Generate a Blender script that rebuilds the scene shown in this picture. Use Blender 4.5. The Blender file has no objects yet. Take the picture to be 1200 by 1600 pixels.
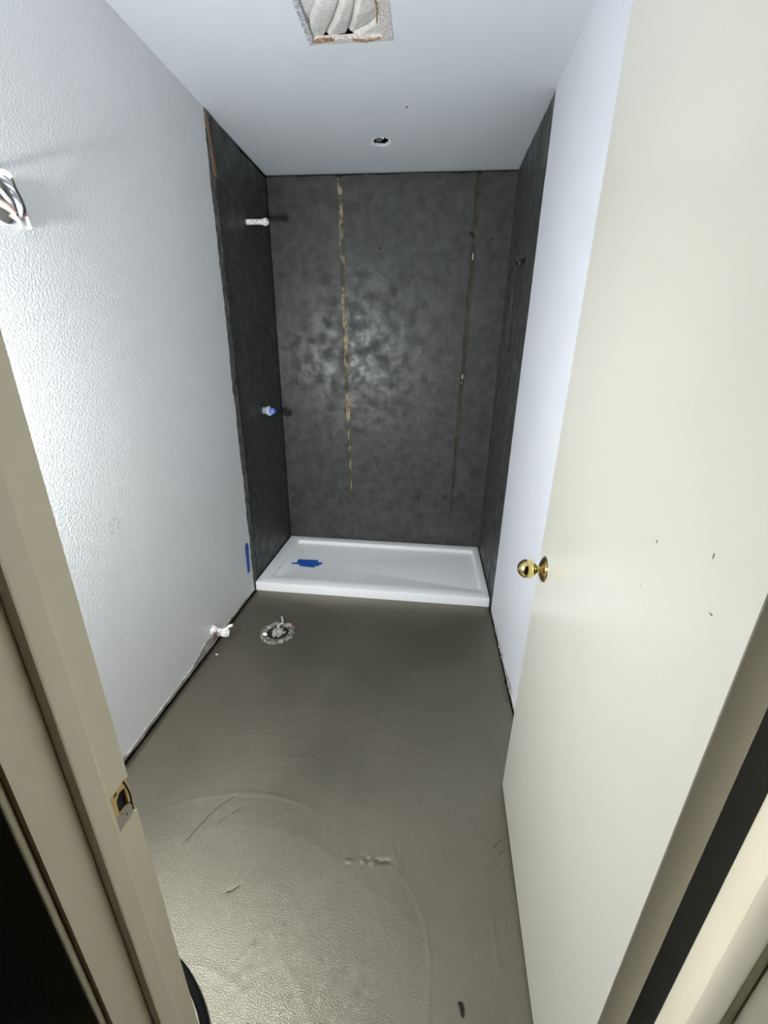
import bpy, bmesh, math, random
from mathutils import Vector, Matrix, noise

# ------------------------------------------------------------------ camera, world, exposure
SC = bpy.context.scene
COL = SC.collection
F_PX, CAM = 650.39, Vector((1.0561, 0.0, 1.4380))
PITCH, YAW, ROLL = 0.36257, 0.10185, 0.01716
cp, sp, cy_, sy_ = math.cos(PITCH), math.sin(PITCH), math.cos(YAW), math.sin(YAW)
FW = Vector((-sy_ * cp, cy_ * cp, -sp)); R0 = Vector((cy_, sy_, 0)); U0 = R0.cross(FW)
RT = R0 * math.cos(ROLL) + U0 * math.sin(ROLL); UP = U0 * math.cos(ROLL) - R0 * math.sin(ROLL)
cd = bpy.data.cameras.new('camera'); cam = bpy.data.objects.new('camera', cd); COL.objects.link(cam)
cd.sensor_fit = 'HORIZONTAL'; cd.sensor_width = 36.0; cd.lens = F_PX / 1200 * 36.0
cd.clip_start = 0.02
m4 = Matrix((RT, UP, -FW)).transposed().to_4x4(); m4.translation = CAM
cam.matrix_world = m4
SC.camera = cam

world = bpy.data.worlds.new('world'); SC.world = world
world.use_nodes = True
bg = world.node_tree.nodes['Background']
bg.inputs[0].default_value = (1.0, 0.93, 0.75, 1); bg.inputs[1].default_value = 0.004

LAMP_POS = Vector((0.092, 0.385, 1.42))
def aim(az, el):
    az, el = math.radians(az), math.radians(el)
    return Vector((math.sin(az) * math.cos(el), math.cos(az) * math.cos(el), math.sin(el)))
LAMP_HEADS = ((LAMP_POS + Vector((0, 0, 0.034)), aim(-4, 40), 13.0), (LAMP_POS + Vector((0, 0, -0.034)), aim(33, -43), 26.0))   # upper and lower head: place, aim, watts
LAMP_COLOR = (0.96, 0.985, 1.0)

vs = SC.view_settings
vs.view_transform = 'Standard'; vs.look = 'None'; vs.exposure = 0.0; vs.gamma = 1.0
vs.use_curve_mapping = False

# ------------------------------------------------------------------ helpers
W, B, H = 1.490, 2.974, 2.44
YF, YH = 0.345, 0.229            # doorway wall: bathroom face, hall face
XJL, XJR = 0.694, 1.4286         # jamb faces
YS = 2.236                       # front of the shower pan
rnd = random.Random(7)

def tag(o, label=None, cat=None, group=None, kind=None):
    if label: o['label'] = label
    if cat: o['category'] = cat
    if group: o['group'] = group
    if kind: o['kind'] = kind
    return o

def empty(name, loc):
    o = bpy.data.objects.new(name, None); COL.objects.link(o); o.location = loc
    o.empty_display_size = 0.05
    return o

def obj(name, bm, mat, parent=None, smooth=False, bevel=0.0, seg=2):
    bmesh.ops.recalc_face_normals(bm, faces=bm.faces[:])
    if bevel > 0:
        bmesh.ops.bevel(bm, geom=bm.edges[:], offset=bevel, segments=seg, profile=0.6, affect='EDGES', clamp_overlap=True)
    me = bpy.data.meshes.new(name); bm.to_mesh(me); bm.free()
    if mat: me.materials.append(mat)
    if smooth:
        for p in me.polygons: p.use_smooth = True
    o = bpy.data.objects.new(name, me); COL.objects.link(o)
    if parent:
        o.parent = parent
        if parent.type == 'EMPTY': o.matrix_parent_inverse = Matrix.Translation(-parent.location)
    return o

def box(bm, a, b):
    a, b = Vector(a), Vector(b)
    vs_ = [bm.verts.new((x, y, z)) for x in (a.x, b.x) for y in (a.y, b.y) for z in (a.z, b.z)]
    for q in ((0, 1, 3, 2), (4, 6, 7, 5), (0, 4, 5, 1), (2, 3, 7, 6), (0, 2, 6, 4), (1, 5, 7, 3)):
        bm.faces.new([vs_[i] for i in q])
    return vs_

def frame(axis):
    axis = Vector(axis).normalized()
    t = Vector((0, 0, 1)) if abs(axis.z) < 0.9 else Vector((1, 0, 0))
    u = axis.cross(t).normalized(); v = axis.cross(u).normalized()
    return axis, u, v

def lathe(bm, origin, axis, prof, n=28, jitter=0.0):
    """prof: list of (distance along axis, radius)"""
    a, u, v = frame(axis); o = Vector(origin); rings = []
    for d, r in prof:
        ring = []
        for i in range(n):
            t = 2 * math.pi * i / n
            rr = r
            if jitter: rr = r + jitter * noise.noise(Vector((math.cos(t) * 2 + d * 90, math.sin(t) * 2, d * 130)))
            ring.append(bm.verts.new(o + a * d + (u * math.cos(t) + v * math.sin(t)) * rr))
        rings.append(ring)
    for k in range(len(rings) - 1):
        for i in range(n):
            j = (i + 1) % n
            bm.faces.new((rings[k][i], rings[k][j], rings[k + 1][j], rings[k + 1][i]))
    bm.faces.new(rings[0]); bm.faces.new(rings[-1])

def catmull(pts, sub=8):
    pts = [Vector(p) for p in pts]; P = [pts[0] * 2 - pts[1]] + pts + [pts[-1] * 2 - pts[-2]]; out = []
    for i in range(1, len(P) - 2):
        for k in range(sub):
            t = k / sub; a, b, c, d = P[i - 1], P[i], P[i + 1], P[i + 2]
            out.append(0.5 * ((2 * b) + (c - a) * t + (2 * a - 5 * b + 4 * c - d) * t * t + (3 * b - a - 3 * c + d) * t ** 3))
    out.append(pts[-1]); return out

def tube(bm, pts, r, n=10, sub=8, jitter=0.0, r_end=None):
    path = catmull(pts, sub) if sub > 1 else [Vector(p) for p in pts]
    rings = []; prev = None
    for k, p in enumerate(path):
        t = (path[min(k + 1, len(path) - 1)] - path[max(k - 1, 0)]).normalized()
        if prev is None: _, u, v = frame(t)
        else:
            u = (prev - t * prev.dot(t)).normalized(); v = t.cross(u)
        prev = u
        rr = r if r_end is None else r + (r_end - r) * k / (len(path) - 1)
        ring = []
        for i in range(n):
            th = 2 * math.pi * i / n; q = rr
            if jitter: q += jitter * noise.noise((p * 160) + Vector((math.cos(th), math.sin(th), 0)))
            ring.append(bm.verts.new(p + (u * math.cos(th) + v * math.sin(th)) * q))
        rings.append(ring)
    for k in range(len(rings) - 1):
        for i in range(n):
            j = (i + 1) % n
            bm.faces.new((rings[k][i], rings[k][j], rings[k + 1][j], rings[k + 1][i]))
    bm.faces.new(rings[0]); bm.faces.new(rings[-1])

def blob(bm, c, rad, jit, seed=0, sub=3, freq=3.0):
    """lumpy ellipsoid"""
    ret = bmesh.ops.create_icosphere(bm, subdivisions=sub, radius=1.0)
    rad = Vector(rad) if not isinstance(rad, (int, float)) else Vector((rad,) * 3)
    for v in ret['verts']:
        d = v.co.normalized(); s = 1 + jit * noise.noise(d * freq + Vector((seed * 7.3, seed, 0))) + jit * 0.5 * noise.noise(d * freq * 2.7 + Vector((0, seed * 3.1, 0)))
        v.co = Vector(c) + Vector((d.x * rad.x, d.y * rad.y, d.z * rad.z)) * s

def ragged(p0, p1, n, amp, seed=0, freq=6.0):
    """2-D wobbly line from p0 to p1 (both included)"""
    p0, p1 = Vector(p0).to_2d() if len(p0) > 2 else Vector(p0), Vector(p1)
    d = p1 - p0; nn = Vector((-d.y, d.x)).normalized(); L = d.length; out = []
    for i in range(n + 1):
        t = i / n
        f = noise.noise(Vector((t * L * freq, seed * 3.7, 0))) + 0.6 * noise.noise(Vector((t * L * freq * 5, seed * 1.9, 4))) + 0.4 * noise.noise(Vector((t * L * freq * 19, seed, 9)))
        out.append(p0 + d * t + nn * f * amp)
    return out

def panel(outer, holes, to3, depth):
    """solid sheet: outer / holes are 2-D loops, to3(u, v, d) places them, d = 0 front, d = depth back"""
    bm = bmesh.new()
    def loops(d):
        es, ls = [], []
        for lp in [outer] + holes:
            vv = [bm.verts.new(to3(p[0], p[1], d)) for p in lp]
            ls.append(vv)
            es += [bm.edges.new((vv[i], vv[(i + 1) % len(vv)])) for i in range(len(vv))]
        return es, ls
    e0, l0 = loops(0.0); bmesh.ops.triangle_fill(bm, use_beauty=True, use_dissolve=False, edges=e0)
    e1, l1 = loops(depth); bmesh.ops.triangle_fill(bm, use_beauty=True, use_dissolve=False, edges=e1)
    for a, b in zip(l0, l1):
        for i in range(len(a)):
            j = (i + 1) % len(a)
            bm.faces.new((a[i], a[j], b[j], b[i]))
    return bm

def circle2(c, r, n=40, amp=0.0, seed=0, ry=None):
    out = []
    for i in range(n):
        t = 2 * math.pi * i / n
        q = 1 + amp * (noise.noise(Vector((math.cos(t) * 2, math.sin(t) * 2, seed))) + 0.6 * noise.noise(Vector((math.cos(t) * 6, math.sin(t) * 6, seed + 5))))
        out.append(Vector((c[0] + r * q * math.cos(t), c[1] + (ry or r) * q * math.sin(t))))
    return out

# ------------------------------------------------------------------ materials
def mat(name):
    m = bpy.data.materials.new(name); m.use_nodes = True
    return m, m.node_tree, m.node_tree.nodes['Principled BSDF']

def surf(name, c1, c2=None, scale=6.0, detail=6.0, rough=(0.5, 0.5), rscale=8.0, bump=0.0, bscale=80.0, bdetail=3.0,
         metal=0.0, spec=0.5, stretch=(1, 1, 1), ramp=(0.35, 0.65), extra_bump=None, coat=0.0):
    m, nt, bs = mat(name); N, L = nt.nodes.new, nt.links.new
    geo = N('ShaderNodeNewGeometry'); mp = N('ShaderNodeMapping'); mp.inputs['Scale'].default_value = stretch
    L(geo.outputs['Position'], mp.inputs['Vector'])
    c2 = c2 or c1
    nz = N('ShaderNodeTexNoise'); nz.inputs['Scale'].default_value = scale; nz.inputs['Detail'].default_value = detail
    nz.inputs['Roughness'].default_value = 0.62
    L(mp.outputs[0], nz.inputs['Vector'])
    cr = N('ShaderNodeValToRGB'); cr.color_ramp.elements[0].position = ramp[0]; cr.color_ramp.elements[1].position = ramp[1]
    cr.color_ramp.elements[0].color = (*c1, 1); cr.color_ramp.elements[1].color = (*c2, 1)
    L(nz.outputs['Fac'], cr.inputs[0]); L(cr.outputs[0], bs.inputs['Base Color'])
    bs.inputs['Metallic'].default_value = metal; bs.inputs['Specular IOR Level'].default_value = spec
    if coat: bs.inputs['Coat Weight'].default_value = coat; bs.inputs['Coat Roughness'].default_value = 0.15
    if rough[0] != rough[1]:
        n2 = N('ShaderNodeTexNoise'); n2.inputs['Scale'].default_value = rscale; n2.inputs['Detail'].default_value = 5
        L(mp.outputs[0], n2.inputs['Vector'])
        mr = N('ShaderNodeMapRange'); mr.inputs['From Min'].default_value = 0.35; mr.inputs['From Max'].default_value = 0.65
        mr.inputs['To Min'].default_value = rough[0]; mr.inputs['To Max'].default_value = rough[1]
        L(n2.outputs['Fac'], mr.inputs['Value']); L(mr.outputs[0], bs.inputs['Roughness'])
    else: bs.inputs['Roughness'].default_value = rough[0]
    last = None
    layers = ([(bump, bscale, bdetail)] if bump else []) + (extra_bump or [])
    for st, sc_, dt in layers:
        n3 = N('ShaderNodeTexNoise'); n3.inputs['Scale'].default_value = sc_; n3.inputs['Detail'].default_value = dt
        L(mp.outputs[0], n3.inputs['Vector'])
        bp = N('ShaderNodeBump'); bp.inputs['Strength'].default_value = 1.0; bp.inputs['Distance'].default_value = st
        L(n3.outputs['Fac'], bp.inputs['Height'])
        if last: L(last.outputs[0], bp.inputs['Normal'])
        last = bp
    if last: L(last.outputs[0], bs.inputs['Normal'])
    m['cr'] = cr.name
    return m

def add_stain(m, centre, radius, col, freq=60.0, amount=0.6):
    """mix a smudge of colour col into the base colour around a point"""
    nt = m.node_tree; N, L = nt.nodes.new, nt.links.new; bs = nt.nodes['Principled BSDF']
    src = bs.inputs['Base Color'].links[0].from_socket
    geo = N('ShaderNodeNewGeometry'); d = N('ShaderNodeVectorMath'); d.operation = 'DISTANCE'
    d.inputs[1].default_value = centre; L(geo.outputs['Position'], d.inputs[0])
    mr = N('ShaderNodeMapRange'); mr.inputs['From Min'].default_value = radius; mr.inputs['From Max'].default_value = radius * 0.2
    mr.inputs['To Min'].default_value = 0; mr.inputs['To Max'].default_value = 1
    L(d.outputs['Value'], mr.inputs['Value'])
    nz = N('ShaderNodeTexNoise'); nz.inputs['Scale'].default_value = freq; nz.inputs['Detail'].default_value = 4
    L(geo.outputs['Position'], nz.inputs['Vector'])
    n2 = N('ShaderNodeMapRange'); n2.inputs['From Min'].default_value = 0.5; n2.inputs['From Max'].default_value = 0.62
    n2.inputs['To Max'].default_value = amount; L(nz.outputs['Fac'], n2.inputs['Value'])
    mu = N('ShaderNodeMath'); mu.operation = 'MULTIPLY'; L(mr.outputs[0], mu.inputs[0]); L(n2.outputs[0], mu.inputs[1])
    mx = N('ShaderNodeMix'); mx.data_type = 'RGBA'; L(mu.outputs[0], mx.inputs['Factor'])
    L(src, mx.inputs['A']); mx.inputs['B'].default_value = (*col, 1)
    L(mx.outputs['Result'], bs.inputs['Base Color'])

WHITE_TEX = surf('white_orange_peel_paint', (0.83, 0.84, 0.84), (0.86, 0.865, 0.865), scale=2.5, rough=(0.42, 0.5), bump=0.0013, bscale=135, bdetail=2.0, spec=0.4)
add_stain(WHITE_TEX, (0, 1.22, 0.865), 0.045, (0.35, 0.33, 0.30), 70, 0.55)
WHITE = surf('white_wall_paint', (0.76, 0.78, 0.83), (0.79, 0.81, 0.855), scale=2.0, rough=(0.45, 0.55), bump=0.0004, bscale=60, spec=0.4)
CEIL = surf('ceiling_paint', (0.80, 0.85, 0.89), (0.83, 0.875, 0.91), scale=2.0, rough=(0.55, 0.65), bump=0.0005, bscale=45, spec=0.3)
CEMENT = surf('grey_cement_coat', (0.031, 0.034, 0.030), (0.070, 0.074, 0.067), scale=19, detail=12, rough=(0.34, 0.66), rscale=15.0, bump=0.0014, bscale=40, bdetail=6,
              extra_bump=[(0.0006, 190, 3)], spec=0.5, ramp=(0.34, 0.68))
CEMENT_SIDE = CEMENT
CEMENT_ROUGH = surf('rough_cement_edge', (0.05, 0.053, 0.05), (0.17, 0.172, 0.16), scale=24, rough=(0.6, 0.8), bump=0.008, bscale=45, bdetail=6)
FLOOR = surf('wet_cement_floor', (0.042, 0.038, 0.027), (0.058, 0.053, 0.039), scale=3.0, detail=8, rough=(0.37, 0.48), rscale=3.5, bump=0.0006, bscale=22, bdetail=6,
             extra_bump=[(0.0009, 380, 2)], spec=1.0)
FLOOR.node_tree.nodes['Principled BSDF'].inputs['IOR'].default_value = 1.85
FLOOR.node_tree.nodes['Principled BSDF'].inputs['Specular Tint'].default_value = (1.0, 0.93, 0.74, 1)
CREAM = surf('cream_door_paint', (0.57, 0.555, 0.48), (0.59, 0.575, 0.50), scale=2.0, rough=(0.21, 0.21), bump=0.00012, bscale=30, bdetail=4, spec=0.6)
JAMB = surf('cream_jamb_paint', (0.82, 0.76, 0.58), (0.85, 0.79, 0.61), scale=4.0, rough=(0.35, 0.45), bump=0.00025, bscale=40, spec=0.45)
PINE = surf('raw_pine', (0.68, 0.47, 0.19), (0.84, 0.64, 0.31), scale=9, stretch=(6, 6, 1), rough=(0.7, 0.7), bump=0.001, bscale=60)
LATH = surf('cement_smeared_wood', (0.07, 0.066, 0.05), (0.40, 0.31, 0.18), scale=7, stretch=(2.0, 1, 1.6), ramp=(0.47, 0.60), rough=(0.7, 0.8), bump=0.002, bscale=60)
LATH_DARK = surf('dark_smeared_wood', (0.040, 0.036, 0.026), (0.11, 0.088, 0.05), scale=9, stretch=(2.0, 1, 1.2), ramp=(0.48, 0.70), rough=(0.7, 0.8), bump=0.002, bscale=60)
BROWNWOOD = surf('brown_stud_wood', (0.20, 0.115, 0.06), (0.33, 0.21, 0.12), scale=9, stretch=(5, 5, 1), rough=(0.7, 0.7), bump=0.001, bscale=60)
HOLE_SHADE_AND_MARK = surf('hole_shade_and_mark', (0.012, 0.010, 0.008), rough=(0.9, 0.9))  # near-black that paints shade in holes; also used for plain dark marks
GYPSUM = surf('broken_gypsum', (0.30, 0.28, 0.24), (0.62, 0.60, 0.55), scale=22, rough=(0.8, 0.9), bump=0.004, bscale=90)
ACRYLIC = surf('white_acrylic', (0.90, 0.915, 0.925), (0.91, 0.92, 0.93), scale=2.0, rough=(0.24, 0.24), spec=0.5)
TAPE = surf('blue_masking_tape', (0.010, 0.085, 0.42), (0.016, 0.12, 0.52), scale=30, rough=(0.55, 0.65), bump=0.0004, bscale=150)
BRASS = surf('polished_brass', (0.74, 0.60, 0.25), (0.78, 0.64, 0.28), scale=4, rough=(0.10, 0.16), metal=1.0)
BRASS_OLD = surf('aged_brass', (0.42, 0.30, 0.11), (0.62, 0.47, 0.20), scale=60, rough=(0.2, 0.35), metal=1.0)
PLASTERED = surf('plaster_spattered', (0.50, 0.49, 0.46), (0.90, 0.89, 0.86), scale=55, rough=(0.7, 0.8), bump=0.003, bscale=120, ramp=(0.36, 0.5))
RAG = surf('dirty_rag', (0.20, 0.19, 0.17), (0.48, 0.46, 0.42), scale=45, rough=(0.8, 0.9), bump=0.003, bscale=110)
RUSTY = surf('rust_streak', (0.28, 0.12, 0.06), (0.50, 0.38, 0.30), scale=70, rough=(0.7, 0.8))
DUSTY_METAL = surf('cement_dusted_iron', (0.07, 0.068, 0.06), (0.42, 0.40, 0.36), scale=50, rough=(0.55, 0.7), bump=0.003, bscale=140, ramp=(0.42, 0.66))
PAPER = surf('speckled_masking_paper', (0.62, 0.61, 0.57), (0.80, 0.79, 0.75), scale=220, detail=2, rough=(0.7, 0.8), bump=0.0006, bscale=250, ramp=(0.42, 0.55))
FLANGE = surf('spattered_metal_flange', (0.22, 0.23, 0.25), (0.78, 0.79, 0.82), scale=240, detail=2, rough=(0.5, 0.6), ramp=(0.44, 0.52))
FLANGE_TAN = surf('spattered_tan_flange', (0.45, 0.36, 0.31), (0.82, 0.79, 0.76), scale=220, detail=2, rough=(0.6, 0.7), ramp=(0.40, 0.54))
TORN = surf('torn_brown_kraft', (0.20, 0.10, 0.05), (0.50, 0.31, 0.17), scale=60, rough=(0.8, 0.8))
WIRE_WHITE = surf('white_wire_insulation', (0.80, 0.79, 0.76), rough=(0.45, 0.45))
WIRE_BLACK = surf('black_wire_insulation', (0.02, 0.018, 0.016), rough=(0.4, 0.4))
WIRE_RED = surf('red_wire_tip', (0.45, 0.10, 0.08), rough=(0.5, 0.5))
COPPER_PALE = surf('pale_copper_screw', (0.75, 0.50, 0.42), rough=(0.5, 0.5))
BOX_GREY = surf('plastered_box_inside', (0.34, 0.32, 0.29), (0.48, 0.46, 0.42), scale=40, rough=(0.8, 0.8))
PLASTIC_FILM = surf('clear_plastic_wrap', (0.42, 0.46, 0.55), (0.62, 0.66, 0.74), scale=60, rough=(0.25, 0.35), bump=0.004, bscale=90)
BLUEFILM = surf('blue_plastic_cap', (0.10, 0.20, 0.75), (0.22, 0.34, 0.88), scale=60, rough=(0.3, 0.4), bump=0.002, bscale=90)
BLACK = surf('black_rubber', (0.005, 0.005, 0.005), rough=(0.8, 0.8), spec=0.1)
STEEL = surf('steel', (0.45, 0.45, 0.45), rough=(0.3, 0.4), metal=1.0)
CHIP = surf('paint_chip_dark', (0.16, 0.14, 0.12), rough=(0.7, 0.7))
FOAM = surf('pinkish_foam', (0.48, 0.42, 0.37), (0.60, 0.54, 0.49), scale=60, rough=(0.9, 0.9))
VOID = surf('cavity_shade', (0.02, 0.018, 0.016), rough=(0.9, 0.9))  # near-black colour stands in for shade in wall gaps and holes
HALLFLOOR = surf('hall_carpet', (0.10, 0.085, 0.065), rough=(0.95, 0.95))
LENS, lt, lb = mat('work_light_lens')
lb.inputs['Base Color'].default_value = (0.9, 0.92, 0.95, 1); lb.inputs['Emission Color'].default_value = (*LAMP_COLOR, 1); lb.inputs['Emission Strength'].default_value = 25.0

def S(o): return tag(o, kind='structure')

# ------------------------------------------------------------------ floor: trowelled wet cement as a height field
def floor_mesh():
    import numpy as np
    x0, x1, y0, y1, st = 0.006, W - 0.004, 0.229, YS + 0.012, 0.0048
    nx, ny = int((x1 - x0) / st) + 1, int((y1 - y0) / st) + 1
    X, Y = np.meshgrid(np.linspace(x0, x1, nx), np.linspace(y0, y1, ny))
    Z = np.zeros_like(X); r = np.random.RandomState(3)
    for _ in range(26):
        k = r.uniform(2, 16); a = r.uniform(0, 2 * np.pi); ph = r.uniform(0, 6.28)
        Z += np.sin((X * np.cos(a) + Y * np.sin(a)) * k + ph) * 0.0007 / (k ** 0.7)
    # faint trowel sweeps: arcs
    for _ in range(46):
        cx, cy = r.uniform(0.45, 1.1), r.uniform(0.1, 1.0); R = r.uniform(0.25, 0.85); a0 = r.uniform(0.0, 2.6); w = r.uniform(0.2, 0.8)
        d = np.hypot(X - cx, Y - cy) - R; ang = np.arctan2(Y - cy, X - cx)
        Z += r.uniform(0.0001, 0.00045) * np.exp(-(d / r.uniform(0.004, 0.012)) ** 2) * np.exp(-((ang - a0) / w) ** 4)
    def line(pts, h, wd):
        nonlocal Z
        D = np.full_like(X, 9.0)
        for (ax, ay), (bx, by) in zip(pts[:-1], pts[1:]):
            t = np.clip(((X - ax) * (bx - ax) + (Y - ay) * (by - ay)) / ((bx - ax) ** 2 + (by - ay) ** 2), 0, 1)
            D = np.minimum(D, np.hypot(X - ax - t * (bx - ax), Y - ay - t * (by - ay)))
        Z += h * np.exp(-(D / wd) ** 2)
    line([(0.370, 0.784), (0.395, 0.850), (0.425, 0.905), (0.460, 0.941)], -0.0008, 0.0040)
    line([(0.441, 0.850), (0.504, 0.913)], -0.0006, 0.0040)
    line([(0.555, 0.672), (0.587, 0.694)], -0.0006, 0.0050)
    line([(0.204, 1.352), (0.263, 1.417)], -0.0006, 0.0045)
    line([(0.151, 1.257), (0.204, 1.352)], -0.0004, 0.0045)
    line([(1.006, 0.868), (1.020, 0.830), (1.057, 0.766), (1.095, 0.715), (1.115, 0.672), (1.130, 0.620), (1.133, 0.585), (1.127, 0.488)], 0.0007, 0.0050)
    line([(1.035, 0.87), (1.045, 0.80)], 0.0006, 0.0045)
    line([(1.30, 0.70), (1.305, 0.60)], 0.0012, 0.005)
    for (px, py) in ((0.886, 0.791), (0.94, 0.80), (0.955, 0.797), (0.975, 0.80), (0.990, 0.803), (1.003, 0.806), (0.93, 0.797)):
        Z += r.choice([-1, 1]) * 0.0028 * np.exp(-(np.hypot((X - px) / 1.5, Y - py) / 0.0055) ** 2)
    # combed streaks in the near part
    for _ in range(36):
        px, py = r.uniform(0.62, 1.0), r.uniform(0.42, 0.60); a = r.uniform(0.75, 1.05); L = r.uniform(0.02, 0.07)
        line([(px, py), (px + L * np.cos(a), py + L * np.sin(a))], r.uniform(0.0003, 0.0008), 0.0045)
    # lumps next to the walls, soft dip towards the left gap
    e = np.exp(-((x1 - X) / 0.03) ** 2); lump = np.zeros_like(X)
    for _ in range(60):
        px, py = x1 - abs(r.normal(0, 0.045)), r.uniform(0.3, 1.9)
        lump += r.uniform(-0.002, 0.004) * np.exp(-(np.hypot(X - px, Y - py) / r.uniform(0.006, 0.02)) ** 2)
    Z += lump - 0.004 * e
    Z -= 0.006 * np.exp(-((X - x0) / 0.012) ** 2)
    Z -= Z.max() * 0.0
    X[:, -1] -= r.uniform(0, 0.006, ny)
    X[:, 0] += r.uniform(0, 0.010, ny) * (np.sin(np.linspace(0, 40, ny)) * 0.5 + 0.5)
    co = np.stack([X, Y, Z], -1).reshape(-1, 3)
    i = np.arange(nx * ny).reshape(ny, nx)
    q = np.stack([i[:-1, :-1], i[:-1, 1:], i[1:, 1:], i[1:, :-1]], -1).reshape(-1, 4)
    me = bpy.data.meshes.new('floor')
    me.vertices.add(len(co)); me.vertices.foreach_set('co', co.ravel().astype('f4'))
    me.loops.add(q.size); me.loops.foreach_set('vertex_index', q.ravel().astype('i4'))
    me.polygons.add(len(q)); me.polygons.foreach_set('loop_start', np.arange(0, q.size, 4).astype('i4'))
    me.polygons.foreach_set('use_smooth', np.ones(len(q), dtype=bool))
    me.update(calc_edges=True); me.validate()
    me.materials.append(FLOOR)
    return me
fl = bpy.data.objects.new('floor', floor_mesh()); COL.objects.link(fl); S(fl)
fl['label'] = 'smooth trowelled wet grey cement floor'
GOUGE_SHADE = surf('gouge_shade', (0.030, 0.028, 0.021), (0.05, 0.047, 0.036), scale=40, rough=(0.7, 0.8))  # dark colour of the raised tubes stands in for shade inside gouges
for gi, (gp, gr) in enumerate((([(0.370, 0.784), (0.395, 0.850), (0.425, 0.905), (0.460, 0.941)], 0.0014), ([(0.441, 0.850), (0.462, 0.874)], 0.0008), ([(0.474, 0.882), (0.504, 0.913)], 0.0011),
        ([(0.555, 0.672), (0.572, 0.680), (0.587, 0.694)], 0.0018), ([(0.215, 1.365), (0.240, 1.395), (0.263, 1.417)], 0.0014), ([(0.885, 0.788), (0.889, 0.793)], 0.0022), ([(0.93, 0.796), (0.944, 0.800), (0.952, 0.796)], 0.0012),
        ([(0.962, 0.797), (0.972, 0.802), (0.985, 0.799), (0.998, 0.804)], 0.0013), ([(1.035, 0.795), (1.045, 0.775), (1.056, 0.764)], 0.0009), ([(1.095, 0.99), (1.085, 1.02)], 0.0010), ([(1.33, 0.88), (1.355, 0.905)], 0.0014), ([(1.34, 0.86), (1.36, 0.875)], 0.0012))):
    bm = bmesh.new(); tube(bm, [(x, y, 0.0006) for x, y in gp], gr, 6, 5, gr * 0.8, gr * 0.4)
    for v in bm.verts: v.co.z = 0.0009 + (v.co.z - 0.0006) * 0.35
    obj('gouge_shade_line', bm, GOUGE_SHADE, fl)
bm = bmesh.new(); box(bm, (-0.10, 0.229, -0.06), (W + 0.12, B + 0.1, -0.012))
obj('subfloor', bm, VOID, fl)

bm = bmesh.new(); box(bm, (-0.9, -1.0, -0.05), (2.6, 0.229, -0.004)); hf = S(obj('floor_hall', bm, HALLFLOOR))
hf['label'] = 'dark unlit hallway floor outside the doorway'

# ------------------------------------------------------------------ ceiling with fan opening and fixture hole
FX0, FX1, FY0, FY1 = 0.578, 0.866, 1.600, 1.886
fan_loop = [Vector(p) for p in ((FX0, FY0), (FX1, FY0), (FX1, FY1), (FX0, FY1))]
HOLE_C = (0.742, 2.612)
hole_loop = circle2(HOLE_C, 0.050, 36, 0.16, 3, ry=0.048)
out = [Vector((-0.01, YF - 0.01))] + [Vector((W + 0.01, YF - 0.01))] + [Vector((W + 0.01, B + 0.02))] + [Vector((-0.01, B + 0.02))]
ceil = S(obj('ceiling', panel(out, [fan_loop, hole_loop], lambda u, v, d: (u, v, H + d), 0.014), CEIL))
ceil['label'] = 'smooth white painted ceiling'
bm = bmesh.new(); box(bm, (-0.15, YF, H + 0.10), (W + 0.15, B + 0.15, H + 0.14)); obj('attic_board', bm, VOID, ceil)
# broken rim of the fixture hole: a chewed ring of gypsum plus crumbs
bm = bmesh.new()
for i in range(26):
    t = 2 * math.pi * i / 26; rr = 0.047 + rnd.uniform(-0.004, 0.003)
    z = H + rnd.uniform(0.002, 0.010)
    blob(bm, (HOLE_C[0] + rr * math.cos(t), HOLE_C[1] + rr * math.sin(t), z), (rnd.uniform(0.005, 0.010), rnd.uniform(0.004, 0.008), rnd.uniform(0.004, 0.008)), 0.4, i, 2)
obj('broken_rim', bm, CEIL, ceil)
bm = bmesh.new(); lathe(bm, (HOLE_C[0] - 0.012, HOLE_C[1] + 0.01, H + 0.012), (0, 0, 1), [(0, 0.016), (0.004, 0.022), (0.05, 0.022)], 16, 0.003)
obj('pipe_stub', bm, DUSTY_METAL, ceil)
bm = bmesh.new(); blob(bm, (0.891, 2.303, H - 0.0005), (0.006, 0.006, 0.002), 0.3, 4, 2); obj('dark_nick', bm, CHIP, ceil)

# ------------------------------------------------------------------ left wall
L3 = lambda u, v, d: (-d, u, v)              # u = y, v = z
BOXC = (1.102, 1.775)
wire_hole = circle2(BOXC, 0.054, 36, 0.05, 8)
bot = []
for i in range(91):
    t = i / 90; y = YF + (2.225 - YF) * t
    f = noise.noise(Vector((y * 9, 1, 0))) + 0.5 * noise.noise(Vector((y * 40, 2, 0)))
    z = 0.030 + 0.010 * f + 0.040 * math.exp(-((y - 1.62) / 0.10) ** 2)
    if y > 2.0: z = 0.030 + 0.006 * f - 0.015 * (y - 2.0) / 0.225
    bot.append(Vector((y, z)))
side = ragged((2.225, 0.016), (2.236, H), 160, 0.012, 5, 4.5)
left_outer = bot + side[1:] + [Vector((YF, H))]
wl = S(obj('wall_left', panel(left_outer, [wire_hole], L3, 0.013), WHITE_TEX)); wl['label'] = 'white orange-peel textured wall on the left'
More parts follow.
